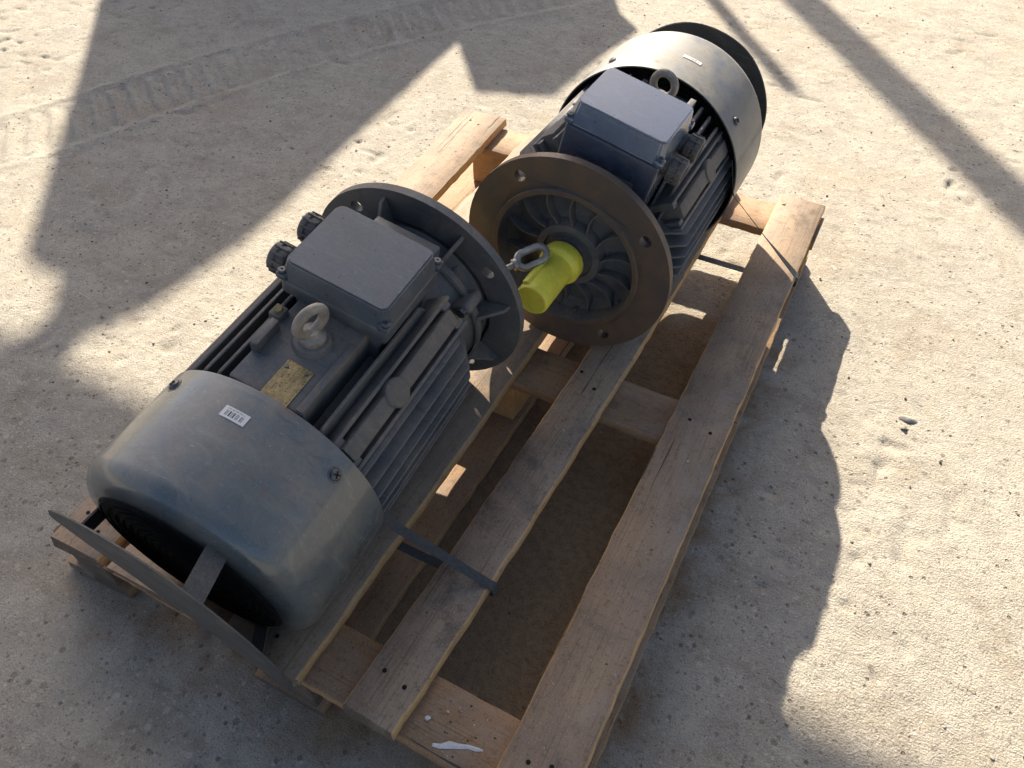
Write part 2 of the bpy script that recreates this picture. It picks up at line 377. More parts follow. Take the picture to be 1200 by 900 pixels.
# ------------------------------------------------------------------ mesh helpers
class MB:
    def __init__(s):
        s.v, s.f, s.mi = [], [], []
    def add(s, verts, faces, mi=0):
        o = len(s.v)
        s.v += [tuple(p) for p in verts]
        s.f += [tuple(i + o for i in fc) for fc in faces]
        s.mi += [mi] * len(faces)
        return s
    def bm(s, b, mi=0):
        b.verts.index_update()
        s.add([v.co[:] for v in b.verts], [[v.index for v in f.verts] for f in b.faces], mi)
        b.free()
        return s
    def box(s, x0, x1, y0, y1, z0, z1, bev=0.0, seg=2, mat=None, mi=0, taper=0.0):
        b = bmesh.new()
        bmesh.ops.create_cube(b, size=1.0)
        for v in b.verts:
            t = taper if v.co.z > 0 else 0.0
            x = (x0 + x1) / 2 + v.co.x * ((x1 - x0) - 2 * t)
            y = (y0 + y1) / 2 + v.co.y * ((y1 - y0) - 2 * t)
            v.co = Vector((x, y, (z0 + z1) / 2 + v.co.z * (z1 - z0)))
        if bev:
            bmesh.ops.bevel(b, geom=b.edges[:], offset=bev, segments=seg, profile=0.5, affect='EDGES', clamp_overlap=True)
        if mat is not None:
            bmesh.ops.transform(b, matrix=mat, verts=b.verts)
        return s.bm(b, mi)
    def lathe(s, prof, seg=72, mi=0, close=False, mat=None, a0=0.0, a1=2 * math.pi):
        """profile of (r, y) turned round the local Y axis"""
        full = abs(a1 - a0 - 2 * math.pi) < 1e-6
        n = seg if full else seg + 1
        vs_, fs = [], []
        for r, y in prof:
            for k in range(n):
                a = a0 + (a1 - a0) * k / seg
                p = Vector((r * math.sin(a), y, r * math.cos(a)))
                vs_.append(mat @ p if mat is not None else p)
        m = len(prof)
        for i in range(m if close else m - 1):
            j = (i + 1) % m
            for k in range(seg):
                k2 = (k + 1) % n
                fs.append((i * n + k, j * n + k, j * n + k2, i * n + k2))
        return s.add(vs_, fs, mi)
    def tube(s, pts, rad, seg=10, closed=False, mi=0, cap=True):
        pts = [Vector(p) for p in pts]
        n = len(pts)
        rads = rad if isinstance(rad, (list, tuple)) else [rad] * n
        vs_, fs = [], []
        ref = None
        for i, p in enumerate(pts):
            if closed:
                t = (pts[(i + 1) % n] - pts[i - 1]).normalized()
            else:
                t = (pts[min(i + 1, n - 1)] - pts[max(i - 1, 0)]).normalized()
            if ref is None:
                ref = t.orthogonal().normalized()
            ref = (ref - t * ref.dot(t)).normalized()
            bi = t.cross(ref)
            for k in range(seg):
                a = 2 * math.pi * k / seg
                vs_.append(p + (ref * math.cos(a) + bi * math.sin(a)) * rads[i])
        for i in range(n if closed else n - 1):
            j = (i + 1) % n
            for k in range(seg):
                k2 = (k + 1) % seg
                fs.append((i * seg + k, i * seg + k2, j * seg + k2, j * seg + k))
        if cap and not closed:
            fs.append(tuple(range(seg))[::-1])
            fs.append(tuple((n - 1) * seg + k for k in range(seg)))
        return s.add(vs_, fs, mi)
    def prism(s, poly, axis, a, b, mi=0, bev=0.0):
        """extrude a 2-D polygon; axis: 0 -> poly is (y,z), 1 -> (x,z), 2 -> (x,y)"""
        def P(q, t):
            return {0: (t, q[0], q[1]), 1: (q[0], t, q[1]), 2: (q[0], q[1], t)}[axis]
        n = len(poly)
        vs_ = [P(q, a) for q in poly] + [P(q, b) for q in poly]
        fs = [tuple(range(n)), tuple(range(2 * n - 1, n - 1, -1))]
        for i in range(n):
            j = (i + 1) % n
            fs.append((i, i + n, j + n, j))
        if bev:
            bb = bmesh.new()
            vv = [bb.verts.new(p) for p in vs_]
            for f in fs:
                bb.faces.new([vv[i] for i in f])
            bmesh.ops.recalc_face_normals(bb, faces=bb.faces)
            bmesh.ops.bevel(bb, geom=bb.edges[:], offset=bev, segments=1, affect='EDGES', clamp_overlap=True)
            return s.bm(bb, mi)
        return s.add(vs_, fs, mi)
    def build(s, name, mats, parent=None, loc=None, rot=None, smooth=True, ang=32, recalc=True):
        me = bpy.data.meshes.new(name)
        me.from_pydata(s.v, [], s.f)
        mats = mats if isinstance(mats, (list, tuple)) else [mats]
        for m in mats:
            me.materials.append(m)
        if len(mats) > 1:
            me.polygons.foreach_set("material_index", s.mi)
        if recalc:
            b = bmesh.new()
            b.from_mesh(me)
            bmesh.ops.recalc_face_normals(b, faces=b.faces)
            b.to_mesh(me)
            b.free()
        if smooth:
            me.shade_smooth()
            me.set_sharp_from_angle(angle=R_(ang))
        me.update()
        o = bpy.data.objects.new(name, me)
        COL.objects.link(o)
        if parent is not None:
            o.parent = parent
        if loc is not None:
            o.location = loc
        if rot is not None:
            o.rotation_euler = rot
        return o

def tag(o, label=None, cat=None, group=None, kind=None):
    for k, v in (("label", label), ("category", cat), ("group", group), ("kind", kind)):
        if v:
            o[k] = v
    return o

def empty(name, mat):
    o = bpy.data.objects.new(name, None)
    o.empty_display_size = 0.1
    COL.objects.link(o)
    o.matrix_world = mat
    return o

def twin(o, name, parent, loc=None, rot=None):
    c = o.copy()
    c.name = name
    COL.objects.link(c)
    c.parent = parent
    if loc is not None:
        c.location = loc
    if rot is not None:
        c.rotation_euler = rot
    return c

# ------------------------------------------------------------------ ground
def vnoise(X, Y, cell, seed):
    r = np.random.default_rng(seed)
    G = r.random((256, 256)).astype(np.float32)
    u, v = X / cell, Y / cell
    iu, iv = np.floor(u).astype(int), np.floor(v).astype(int)
    fu, fv = u - iu, v - iv
    fu, fv = fu * fu * (3 - 2 * fu), fv * fv * (3 - 2 * fv)
    g = lambda a, b: G[a % 256, b % 256]
    return ((g(iu, iv) * (1 - fu) + g(iu + 1, iv) * fu) * (1 - fv) + (g(iu, iv + 1) * (1 - fu) + g(iu + 1, iv + 1) * fu) * fv) - 0.5

TRACK = [(-2.30, 0.45), (-2.13, 0.82), (-2.00, 1.12), (-1.89, 1.45), (-1.77, 1.76), (-1.59, 2.08), (-1.41, 2.38), (-1.15, 2.75), (-0.8, 3.2)]

def ground_height(X, Y):
    c, s_ = math.cos(R_(-28)), math.sin(R_(-28))
    U, V = X * c + Y * s_, -X * s_ + Y * c
    H = 0.012 * vnoise(X, Y, 0.55, 1) + 0.003 * vnoise(X, Y, 0.21, 2) + 0.0010 * vnoise(X, Y, 0.085, 3)
    H = H + 0.0009 * vnoise(U, V * 2.2, 0.045, 4) + 0.0011 * vnoise(U, V * 1.5, 0.021, 5) + 0.0014 * vnoise(X, Y, 0.0125, 6)
    pit = np.clip(vnoise(X, Y, 0.03, 7) - 0.24, 0, 1) * vnoise(X, Y, 0.2, 8).clip(0, 1) * 0.10
    H = H - pit
    # tyre track: pressed band with lug bars across it
    P = np.array(TRACK)
    t = np.linspace(0, len(P) - 1, 160)
    cx = np.interp(t, np.arange(len(P)), P[:, 0])
    cy = np.interp(t, np.arange(len(P)), P[:, 1])
    for _ in range(6):
        cx[1:-1] = (cx[:-2] + cx[1:-1] * 2 + cx[2:]) / 4
        cy[1:-1] = (cy[:-2] + cy[1:-1] * 2 + cy[2:]) / 4
    sl = np.concatenate([[0], np.cumsum(np.hypot(np.diff(cx), np.diff(cy)))])
    m = (X < -0.5) & (X > -2.9) & (Y > 0.3)
    xs, ys = X[m], Y[m]
    best = np.full(xs.shape, 9.0)
    bs = np.zeros(xs.shape)
    bd = np.zeros(xs.shape)
    for i in range(len(cx) - 1):
        dx, dy = cx[i + 1] - cx[i], cy[i + 1] - cy[i]
        L = math.hypot(dx, dy)
        k = np.clip(((xs - cx[i]) * dx + (ys - cy[i]) * dy) / L / L, 0, 1)
        d2 = np.hypot(xs - cx[i] - k * dx, ys - cy[i] - k * dy)
        sg = ((xs - cx[i]) * dy - (ys - cy[i]) * dx) / L
        q = d2 < best
        best[q] = d2[q]
        bs[q] = (sl[i] + k * L)[q]
        bd[q] = sg[q]
    wv = vnoise(xs, ys, 0.07, 31)
    inside = np.clip((0.128 + 0.02 * wv - best) / 0.014, 0, 1)
    lug = np.sin((bs + bd * 0.28) / 0.058 * 2 * np.pi + wv * 0.9 + vnoise(xs, ys, 0.16, 35) * 0.6)
    lug = np.clip(lug * 2.5, -1, 1) * np.clip((0.115 - best) / 0.02, 0, 1)
    ridge = np.exp(-((best - 0.142) / 0.014) ** 2)
    fade = 0.8 + 0.8 * vnoise(xs, ys, 0.3, 33)
    H[m] += inside * (-0.0022 + 0.0036 * lug * fade.clip(0.1, 1)) + 0.0032 * ridge * fade.clip(0.2, 1)
    return H

def axis_pts(lo, hi, step, far):
    a = list(np.arange(lo, hi, step))
    d, x, out = step, hi, []
    while x < far:
        out.append(x); d *= 1.35; x += d
    out.append(far)
    d, x, out2 = step, lo - step, []
    while x > -far:
        out2.append(x); d *= 1.35; x -= d
    out2.append(-far)
    return np.array(out2[::-1] + a + out)

gx = axis_pts(-3.1, 0.95, 0.0072, 80.0)
gy = axis_pts(-0.15, 3.6, 0.0072, 80.0)
GX, GY = np.meshgrid(gx, gy)
GH = ground_height(GX, GY)
near = ((GX > -3.4) & (GX < 1.3) & (GY > -0.5) & (GY < 4.0))
GH = np.where(near, GH, 0.0)
under = np.clip((GX + 0.98) / 0.06, 0, 1) * np.clip((0.04 - GX) / 0.06, 0, 1) * np.clip((GY - 0.1) / 0.06, 0, 1) * np.clip((1.56 - GY) / 0.06, 0, 1)
GH = GH - under * (np.clip(GH + 0.001, 0, 1))         # nothing pokes up into the pallet
ny_, nx_ = GX.shape
me = bpy.data.meshes.new("ground")
co = np.stack([GX, GY, GH], -1).reshape(-1, 3).astype(np.float32)
idx = np.arange(ny_ * nx_).reshape(ny_, nx_)
q = np.stack([idx[:-1, :-1], idx[:-1, 1:], idx[1:, 1:], idx[1:, :-1]], -1).reshape(-1, 4)
me.vertices.add(len(co))
me.vertices.foreach_set("co", co.ravel())
me.loops.add(q.size)
me.loops.foreach_set("vertex_index", q.ravel().astype(np.int32))
me.polygons.add(len(q))
me.polygons.foreach_set("loop_start", np.arange(0, q.size, 4, dtype=np.int32))
me.update(calc_edges=True)
me.shade_smooth()
me.materials.append(M_GROUND)
ground = bpy.data.objects.new("ground", me)
COL.objects.link(ground)
ground["kind"] = "structure"

# ------------------------------------------------------------------ unseen panels, added and shaped to cast the shade (beyond the frame, towards the sun)
WY = 4.3
def caster_pt(gx_, gy_):
    gx_, gy_ = gx_ * 1.0146, gy_ * 1.0146
    t = (WY - gy_) / 1.25
    return (gx_ - 0.93 * t, t)
occluder = tag(empty("shade_caster", Matrix.Translation((-3.5, WY, 0))),
           "added weathered sheet-metal screen shaped to cast shade, unseen beyond the frame", "occluder")
def panel(name, pts, y0=0.0, th=0.03):
    return MB().prism([(x + 3.5, z) for x, z in pts], 1, y0, y0 + th).build(name, M_SHEET, occluder, smooth=False)
bar_pts = [caster_pt(-4.2, 0.40), caster_pt(-1.10, 0.445), caster_pt(0.17, 0.462), caster_pt(0.33, 0.468), caster_pt(3.2, 0.47)]
panel("shade_bar", bar_pts + [(bar_pts[-1][0], 3.9), (bar_pts[0][0], 3.9)])  # added bar, placed to shade the near ground and motor
pg = [(-2.608, 1.745), (-2.155, 1.259), (-1.926, 1.001), (-1.56, 0.607), (-1.50, 0.585), (-1.424, 0.588), (-1.331, 0.482), (-1.36, 0.36),
      (-1.20, 0.36), (-1.231, 0.469), (-1.184, 0.604), (-1.18, 0.839), (-1.221, 1.248), (-1.298, 2.025), (-1.075, 1.75), (-0.86, 1.84), (-0.845, 2.154),
      (-0.82, 2.37), (-0.926, 2.471), (-1.04, 2.66)]
pw = [caster_pt(*p) for p in pg]
panel("shade_panel", [(pw[0][0] - 0.5, 0.02)] + pw + [(pw[-1][0] + 0.1, 0.02)], y0=0.05)  # added panel, its outline projected back from a ground shadow
def post(x, y, h, r):
    return MB().lathe([(0.0, 0), (r, 0), (r, h), (0.0, h)], 24, mat=Matrix.Rotation(math.pi / 2, 4, 'X')).build("support_post", M_SHEET, None, loc=(x, y, 0))
def back(gx_, gy_, s):
    k = math.hypot(0.93, 1.25)
    return gx_ - 0.93 / k * s, gy_ + 1.25 / k * s
x, y = back(-0.385, 3.0, 5.0)
tag(post(x, y, 6.0, 0.078), "thick round metal post far beyond the top of the frame", "post")
x, y = back(-0.66, 2.83, 3.4)
tag(post(x, y, 2.60, 0.030), "thin short metal post beyond the top of the frame", "post")

# ------------------------------------------------------------------ pallet
pallet = tag(empty("wooden_pallet", Matrix.Translation((-0.43, 0.84, 0))),
             "worn brown wooden pallet carrying two grey electric motors", "pallet")
PO = Vector((-0.43, 0.84, 0))

def board(name, p0, p1, width, thick, ztop, mats, seg=64, bow=0.0, rag=0.0010, w1=None, parent=pallet, lift=0.0):
    """plank from p0 to p1 (x,y of its centre line), top face at ztop; local X runs along the grain"""
    p0, p1 = Vector(p0), Vector(p1)
    d = p1 - p0
    L = d.length
    ang = math.atan2(d.y, d.x)
    w1 = w1 if w1 else width
    b = MB()
    rr = random.Random(hash((round(p0.x, 3), round(p0.y, 3))) & 0xffff)
    ch = 0.0016
    V, F, MI = [], [], []
    prev = 0.0
    for i in range(seg + 1):
        t = i / seg
        x_ = (t - 0.5) * L
        hw = (width + (w1 - width) * t) / 2
        of = bow * (1 - (2 * t - 1) ** 2)
        e = [rr.uniform(-rag, rag) for _ in range(4)]
        xe = rr.uniform(-1, 1) * 0.0
        if i in (0, seg):
            e = [q_ * 0.5 for q_ in e]
        cz = lift * (max(0, 2 * t - 1)) ** 2 + rr.uniform(-0.0006, 0.0006)
        c = ch * rr.uniform(0.6, 1.9)
        lo, hi = of - hw + e[0], of + hw + e[1]
        sec = [(lo, cz - c), (lo + c, cz), (hi - c, cz), (hi, cz - c), (hi + e[2] * .5, cz - thick + ch), (hi - ch, cz - thick), (lo + ch, cz - thick), (lo + e[3] * .5, cz - thick + ch)]
        for k, (yy, zz) in enumerate(sec):
            xj = 0.0
            if i in (0, seg):
                xj = (rr.uniform(-0.003, 0.003))
            V.append((x_ + xj, yy, zz))
    for i in range(seg):
        for k in range(8):
            k2 = (k + 1) % 8
            F.append((i * 8 + k, (i + 1) * 8 + k, (i + 1) * 8 + k2, i * 8 + k2))
            MI.append(1 if k in (2, 3, 4, 6, 7, 0) and k != 5 else 0)
    F.append(tuple(range(8)))
    F.append(tuple(seg * 8 + k for k in range(7, -1, -1)))
    MI += [2, 2]
    b.v, b.f, b.mi = V, F, MI
    mid = (p0 + p1) / 2
    return b.build(name, mats, parent, loc=Vector((mid.x, mid.y, ztop)) - PO, rot=(0, 0, ang), ang=50)

TD, TC, TB = 0.020, 0.018, 0.018
ZC = DECK - TD
ZBL = ZC - TC
deck = []
deck.append(board("deck_board", (-0.763, 0.181), (-0.865, 1.497), 0.088, TD, DECK, [W_TOP, W_CUT, W_END], w1=0.112))
deck.append(board("deck_board", (-0.638, 0.186), (-0.664, 1.490), 0.128, TD, DECK, [W_TOP, W_CUT, W_END]))
deck.append(board("deck_board", (-0.444, 0.183), (-0.4605, 1.490), 0.123, TD, DECK, [W_TOP, W_CUT, W_END]))
deck.append(board("deck_board", (-0.282, 0.187), (-0.268, 1.494), 0.072, TD, DECK, [W_TOP, W_CUT, W_END], bow=-0.008, w1=0.078))
deck.append(board("deck_board", (-0.080, 0.150), (-0.088, 1.495), 0.088, TD, DECK, [W_TOP, W_CUT, W_END], w1=0.094, lift=0.004))
cross = [board("cross_board", (-0.808, y_), (-0.036, y2_), wd, TC, ZC - 0.001, [W_LOW, W_SIDE, W_END], rag=0.0005) for y_, y2_, wd in ((0.228, 0.236, 0.084), (0.800, 0.803, 0.095), (1.436, 1.438, 0.104))]
for x_ in (-0.800, -0.436, -0.086):
    board("bottom_board", (x_, 0.19), (x_ + (-0.03 if x_ < -0.7 else -0.008), 1.488), 0.125 if x_ < -0.7 else 0.112, TB, 0.02, [W_LOW, W_SIDE, W_END])
blk = None
for y_ in (0.234, 0.796, 1.436):
    for x_ in (-0.800, -0.434, -0.086):
        if blk is None:
            blk = MB().box(-0.046, 0.046, -0.040, 0.040, 0.0, ZBL - 0.021 - 0.002, 0.002, 1, mi=0).build("block", W_CUT, pallet)
            o = blk
        else:
            o = twin(blk, "block", pallet)
        if y_ < 0.3:
            o.data = o.data.copy(); o.data.materials[0] = W_END
        elif o.data.materials[0] is not W_CUT:
            o.data = o.data.copy(); o.data.materials[0] = W_CUT
        o.location = Vector((x_ + random.uniform(-.004, .004), y_, 0.0205)) - PO
        o.rotation_euler = (0, 0, random.uniform(-0.03, 0.03))
# nails, each driven into its board (children of the boards)
nail0 = None
def nail(bd, wx, wy):
    global nail0
    mw = Matrix.Translation(Vector(PO)) @ Matrix.Translation(bd.location) @ Matrix.Rotation(bd.rotation_euler.z, 4, 'Z')
    p = mw.inverted() @ Vector((wx, wy, bd.location.z))
    if nail0 is None:
        nail0 = MB().lathe([(0.0, 0.0006), (0.0022, 0.0006), (0.0029, 0.0001), (0.0029, -0.004)], 10, mat=Matrix.Rotation(math.pi / 2, 4, 'X')).build("nail_head", M_BLACK, bd)
        o = nail0
    else:
        o = twin(nail0, "nail_head", bd)
    o.location = (p.x, p.y, 0.0006)
for bi, bx in ((0, -0.77), (2, -0.455), (3, -0.278), (4, -0.083)):
    for y_ in (0.235, 0.796, 1.437):
        dx0 = (-0.1 * (y_ - 0.18) / 1.3) if bi == 0 else 0.0
        for s_ in (-1, 1):
            nail(deck[bi], bx + dx0 + s_ * random.uniform(0.012, 0.02), y_ + random.uniform(-0.022, 0.022))
for y_ in (0.22, 0.24):
    nail(deck[1], -0.61 + random.uniform(-.02, .02), y_)
nail(deck[4], -0.10, 1.40); nail(deck[4], -0.09, 1.385); nail(deck[4], -0.075, 1.41)

# ------------------------------------------------------------------ motors
def pol(r, a, y):
    return Vector((r * math.sin(a), y, r * math.cos(a)))

def flange_mesh(r_in, r_out, y0, y1, pcd, hole, n=16):
    """flat ring between y0 (face) and y1 (back) with four real through holes at 45 degrees"""
    V, F = [], []
    def vi(p):
        V.append(tuple(p)); return len(V) - 1
    q = n // 4
    for s in range(4):
        ac = R_(45 + 90 * s)
        bound = []
        A0, A1 = ac - R_(45), ac + R_(45)
        for i in range(n):
            bound.append((r_out, A0 + (A1 - A0) * i / n))
        for i in range(q):
            bound.append((r_out + (r_in - r_out) * i / q, A1))
        for i in range(n):
            bound.append((r_in, A1 + (A0 - A1) * i / n))
        for i in range(q):
            bound.append((r_in + (r_out - r_in) * i / q, A0))
        hc = pol(pcd, ac, 0)
        m = len(bound)
        rows = {}
        for y in (y0, y1):
            outer, inner = [], []
            for (r, a) in bound:
                p = pol(r, a, y)
                d = Vector((p.x - hc.x, 0, p.z - hc.z)).normalized()
                outer.append(vi(p))
                inner.append(vi(Vector((hc.x, y, hc.z)) + d * hole))
            rows[y] = (outer, inner)
            for i in range(m):
                j = (i + 1) % m
                F.append((outer[i], outer[j], inner[j], inner[i]))
        o0, i0 = rows[y0]; o1, i1 = rows[y1]
        for i in range(m):
            j = (i + 1) % m
            F.append((i0[i], i0[j], i1[j], i1[i]))
        for i in range(n):
            F.append((o0[i], o1[i], o1[i + 1], o0[i + 1]))
        for i in range(n + q, 2 * n + q):
            j = (i + 1) % m
            F.append((o0[i], o1[i], o1[j], o0[j]))
    mb = MB().add(V, F)
    b = bmesh.new()
    vv = [b.verts.new(p) for p in mb.v]
    for f in mb.f:
        try:
            b.faces.new([vv[i] for i in f])
        except ValueError:
            pass
    bmesh.ops.remove_doubles(b, verts=b.verts, dist=1e-5)
    out = MB()
    out.bm(b)
    return out

def patch(r, a0, a1, y0, y1, name, mat, parent, loc, nseg=14):
    """a thin sticker lying on a cylinder about the local Y axis, with UVs"""
    V, F, UV = [], [], []
    for i in range(nseg + 1):
        t = i / nseg
        for k in (0, 1):
            V.append(pol(r, a0 + (a1 - a0) * t, (y0, y1)[k])); UV.append((t, float(k)))
    for i in range(nseg):
        F.append((2 * i, 2 * i + 1, 2 * i + 3, 2 * i + 2))
    o = MB().add(V, F).build(name, mat, parent, loc=loc, recalc=False)
    uvl = o.data.uv_layers.new(name="UVMap")
    for lp in o.data.loops:
        uvl.data[lp.index].uv = UV[lp.vertex_index]
    return o

def make_motor(C, X, A, Z, P):
    RF = P['RF']
    C = Vector(C) + Vector((0, 0, DECK))
    X, A, Z = Vector(X), Vector(A), Vector(Z)
    mw = Matrix((X, A, Z)).transposed().to_4x4()
    mw.translation = C - Z * RF
    root = tag(empty("electric_motor", mw), P['label'], "motor", "two flange motors lying on the pallet")
    L = (0, 0, RF)
    B = lambda mb, name, mat, par=root, **k: mb.build(name, mat, par, loc=L if par is root else None, **k)
    yc, Rc, ys, yg, rg = P['yc'], P['Rc'], P['ys'], P['yg'], P['rg']
    yb = -(yc + 0.03)                       # the frame runs on under the fan cover
    # ---- stator frame with platform on top
    m = MB()
    m.lathe([(0.0, -0.040), (0.118, -0.040), (0.119, -0.046), (0.111, -0.062), (0.111, yb), (0.0, yb)], 64)
    m.box(-0.050, 0.046, -yc + 0.0015, -0.046, 0.08, 0.1485, 0.003)
    m.lathe([(0.0, 0.1575), (0.018, 0.1575), (0.0215, 0.1555), (0.0245, 0.147), (0.030, 0.140)], 28, mat=Matrix.Translation((P.get('xe', 0), P['ye'], 0)) @ Matrix.Rotation(math.pi / 2, 4, 'X'))
    body = B(m, "stator_frame", P['cast'])
    # ---- cooling fins: each one a part
    def fin_plate(poly, z0, z1, axis):
        return MB().prism(poly, axis, z0, z1, bev=0.0009)
    yf = P.get('yf', -0.062)
    RFN = P['RFN']
    cast = P['cast']
    for sx in (-1, 1):
        zz = 0.084 if sx > 0 else P.get('zl', 0.074)
        while zz > -0.15:
            hw = math.sqrt(max(0.0, RFN ** 2 - zz * zz))
            inn = math.sqrt(max(0.0, 0.109 ** 2 - zz * zz)) - 0.004
            if hw - inn > 0.012:
                ych = yf - 0.038
                poly = [(sx * inn, yf + 0.004), (sx * (inn + 0.4 * (hw - inn)), yf), (sx * hw, ych), (sx * hw, yb + 0.012), (sx * inn, yb + 0.004)]
                B(fin_plate(poly, zz - 0.0021, zz + 0.0021, 2), "cooling_fin", cast)
            zz -= 0.0205
    for xx in (P['vf'] + [0.069] + [-0.05, -0.03, -0.01, 0.01, 0.03, 0.05]):
        bottom = xx in (-0.05, -0.03, -0.01, 0.01, 0.03, 0.05)
        top = math.sqrt(RFN ** 2 - xx * xx)
        inn = math.sqrt(0.109 ** 2 - xx * xx) - 0.004
        sg = -1 if bottom else 1
        y1 = yf if bottom else (yf - 0.02)
        poly = [(y1, sg * inn), (y1 - 0.004, sg * (inn + 0.3 * (top - inn))), (y1 - 0.034, sg * top), (yb + 0.035, sg * top), (yb + 0.012, sg * (top - 0.02)), (yb + 0.006, sg * inn)]
        B(fin_plate(poly, xx - 0.0022, xx + 0.0022, 0), "cooling_fin", cast)
    # ---- machined mounting pads with a round boss
    for ad in P['pads']:
        rot = Matrix.Rotation(R_(ad), 4, 'Y')
        y0p, y1p = P['pady']
        pad = B(MB().box(-0.0115, 0.0115, y0p, y1p, 0.10, RFN - 0.0005, 0.0025, mat=rot), "mounting_pad", P['pad'])
        for s_ in (-1, 1):
            rb = MB().box(s_ * 0.0215 - 0.0028, s_ * 0.0215 + 0.0028, yb + 0.02, y1p + 0.014, 0.095, RFN - 0.004, 0.0015, mat=rot)
            rb.box(min(s_ * 0.0105, s_ * 0.0215), max(s_ * 0.0105, s_ * 0.0215), y1p - 0.006, y1p + 0.010, 0.095, RFN - 0.006, 0.002, mat=rot)
            rb.box(min(s_ * 0.0105, s_ * 0.0215), max(s_ * 0.0105, s_ * 0.0215), y0p - 0.006, y0p + 0.012, 0.095, RFN - 0.006, 0.002, mat=rot)
            B(rb, "pad_rail", cast)
        bs = MB()
        cy_ = (y0p + y1p) / 2 - 0.02
        prof = [(0.0, RFN + 0.0022), (0.0165, RFN + 0.0022), (0.0185, RFN + 0.0008), (0.0188, 0.10)]
        vs_, fs = [], []
        for r, h in prof:
            for k in range(28):
                a = 2 * math.pi * k / 28
                vs_.append(rot @ Vector((r * math.cos(a), cy_ + r * math.sin(a), h)))
        for i in range(3):
            for k in range(28):
                fs.append((i * 28 + k, i * 28 + (k + 1) % 28, (i + 1) * 28 + (k + 1) % 28, (i + 1) * 28 + k))
        bs.add(vs_, fs)
        bs.build("boss", P['pad'], pad)
    # lug with a bolt where the end shield meets the frame
    for ad in (52, -52, 128, -128):
        rot = Matrix.Rotation(R_(ad), 4, 'Y')
        lg = MB().box(-0.009, 0.009, -0.072, -0.032, 0.105, 0.139, 0.006, 3, mat=rot)
        lug = B(lg, "shield_lug", cast)
        bolt = MB().lathe([(0.0, 0.0), (0.0075, 0.0), (0.0075, -0.006), (0.0, -0.006)], 6, mat=rot @ Matrix.Translation((0, -0.072, 0.128)))
        bolt.build("bolt", M_SCREW, lug, smooth=False)
    # ---- end shield
    sh = MB().lathe([(0.121, -0.052), (0.1245, -0.050), (0.1245, -0.040), (0.112, -0.030), (0.118, -0.0130)], 64)
    B(sh, "end_shield", cast)
    for k in range(8):
        a = R_(22.5 + 45 * k)
        rot = Matrix.Rotation(a, 4, 'Y')
        poly = [(-0.050, 0.110), (-0.050, 0.1265), (-0.046, 0.131), (-0.024, 0.158), (-0.0130, 0.161), (-0.0130, 0.110)]
        mb = MB().prism(poly, 0, -0.0028, 0.0028, bev=0.0008)
        mb.v = [tuple(rot @ Vector(p)) for p in mb.v]
        B(mb, "shield_web", cast)
    # ---- flange with holes, spigot and ribbed dish
    fl = flange_mesh(0.1245, RF, 0.0, -0.0130, 0.1485, 0.0095)
    flange = B(fl, "flange", P['flange'], ang=40)
    sp = MB().lathe([(0.1245, -0.002), (0.1245, 0.0045), (0.1235, 0.0055), (0.1165, 0.0055), (0.1155, 0.0045), (0.113, -0.022), (0.100, -0.034), (0.060, -0.027),
                     (0.054, -0.012), (0.043, -0.011), (0.0415, -0.016), (0.031, -0.016), (0.030, -0.010), (0.0, -0.010)], 72)
    sp.build("spigot_dish", P['dish'], flange)
    lip = MB().lathe([(0.1242, 0.0), (0.1246, 0.0052), (0.1238, 0.0060), (0.1165, 0.0060), (0.1158, 0.0050), (0.1150, -0.004)], 72)
    lip.build("spigot_lip", P['flange'], flange)
    rib0 = None
    for k in range(14):
        a = R_(360 / 14 * k + 7)
        if rib0 is None:
            pts = []
            for i in range(9):
                t = i / 8
                pts.append((0.056 + t * 0.060, 0.010 * math.sin(math.pi * t)))
            V, F = [], []
            for i, (r, off) in enumerate(pts):
                for (dx, yy) in ((-0.0016, -0.036), (-0.0012, -0.012 - 0.004 * (i / 8)), (0.0012, -0.012 - 0.004 * (i / 8)), (0.0016, -0.036)):
                    V.append((off + dx, yy, r))
            for i in range(8):
                for c in range(3):
                    F.append((i * 4 + c, i * 4 + c + 1, (i + 1) * 4 + c + 1, (i + 1) * 4 + c))
            F += [(0, 1, 2, 3), (35, 34, 33, 32)]
            rib0 = MB().add(V, F).build("dish_rib", P['dish'], flange, rot=(0, a, 0))
        else:
            twin(rib0, "dish_rib", flange, rot=(0, a, 0))
    # ---- shaft in its yellow sleeve
    shaft = B(MB().lathe([(0.0, 0.085), (0.019, 0.085), (0.0205, 0.083), (0.0205, -0.02), (0.0, -0.02)], 32), "shaft", M_STEEL)
    sl = MB().lathe([(0.0, 0.108), (0.0185, 0.108), (0.0195, 0.1085), (0.0215, 0.1105), (0.0240, 0.1100), (0.0258, 0.1075), (0.0262, 0.102), (0.0264, 0.030), (0.0268, 0.026), (0.0330, 0.0215), (0.0345, 0.018),
                     (0.0348, 0.004), (0.0335, 0.0), (0.0235, 0.0)], 44)
    slv = sl.build("shaft_sleeve", M_YELLOW, shaft)
    key = MB().box(-0.0055, 0.0055, 0.020, 0.1045, 0.020, 0.0315, 0.0025, mat=Matrix.Rotation(R_(P['key']), 4, 'Y'))
    key.build("key_ridge", M_YELLOW, shaft)
    # ---- terminal box
    a_, y1, y2, H = P['a'], P['y1'], P['y2'], P['H']
    xs = P.get('xs', 0.0)
    zsm = H - P.get('lidh', 0.030)
    tb = MB().box(xs - a_ - 0.005, xs + a_ + 0.005, y1 - 0.005, y2 + 0.005, P.get('zb', 0.150), zsm, 0.005, 3)
    tb.box(xs - a_ + 0.008, xs + a_ - 0.008, y1 + 0.002, y2 - 0.002, 0.10, 0.154, 0.004)
    tbo = B(tb, "terminal_box", P['box'])
    c = 0.0085
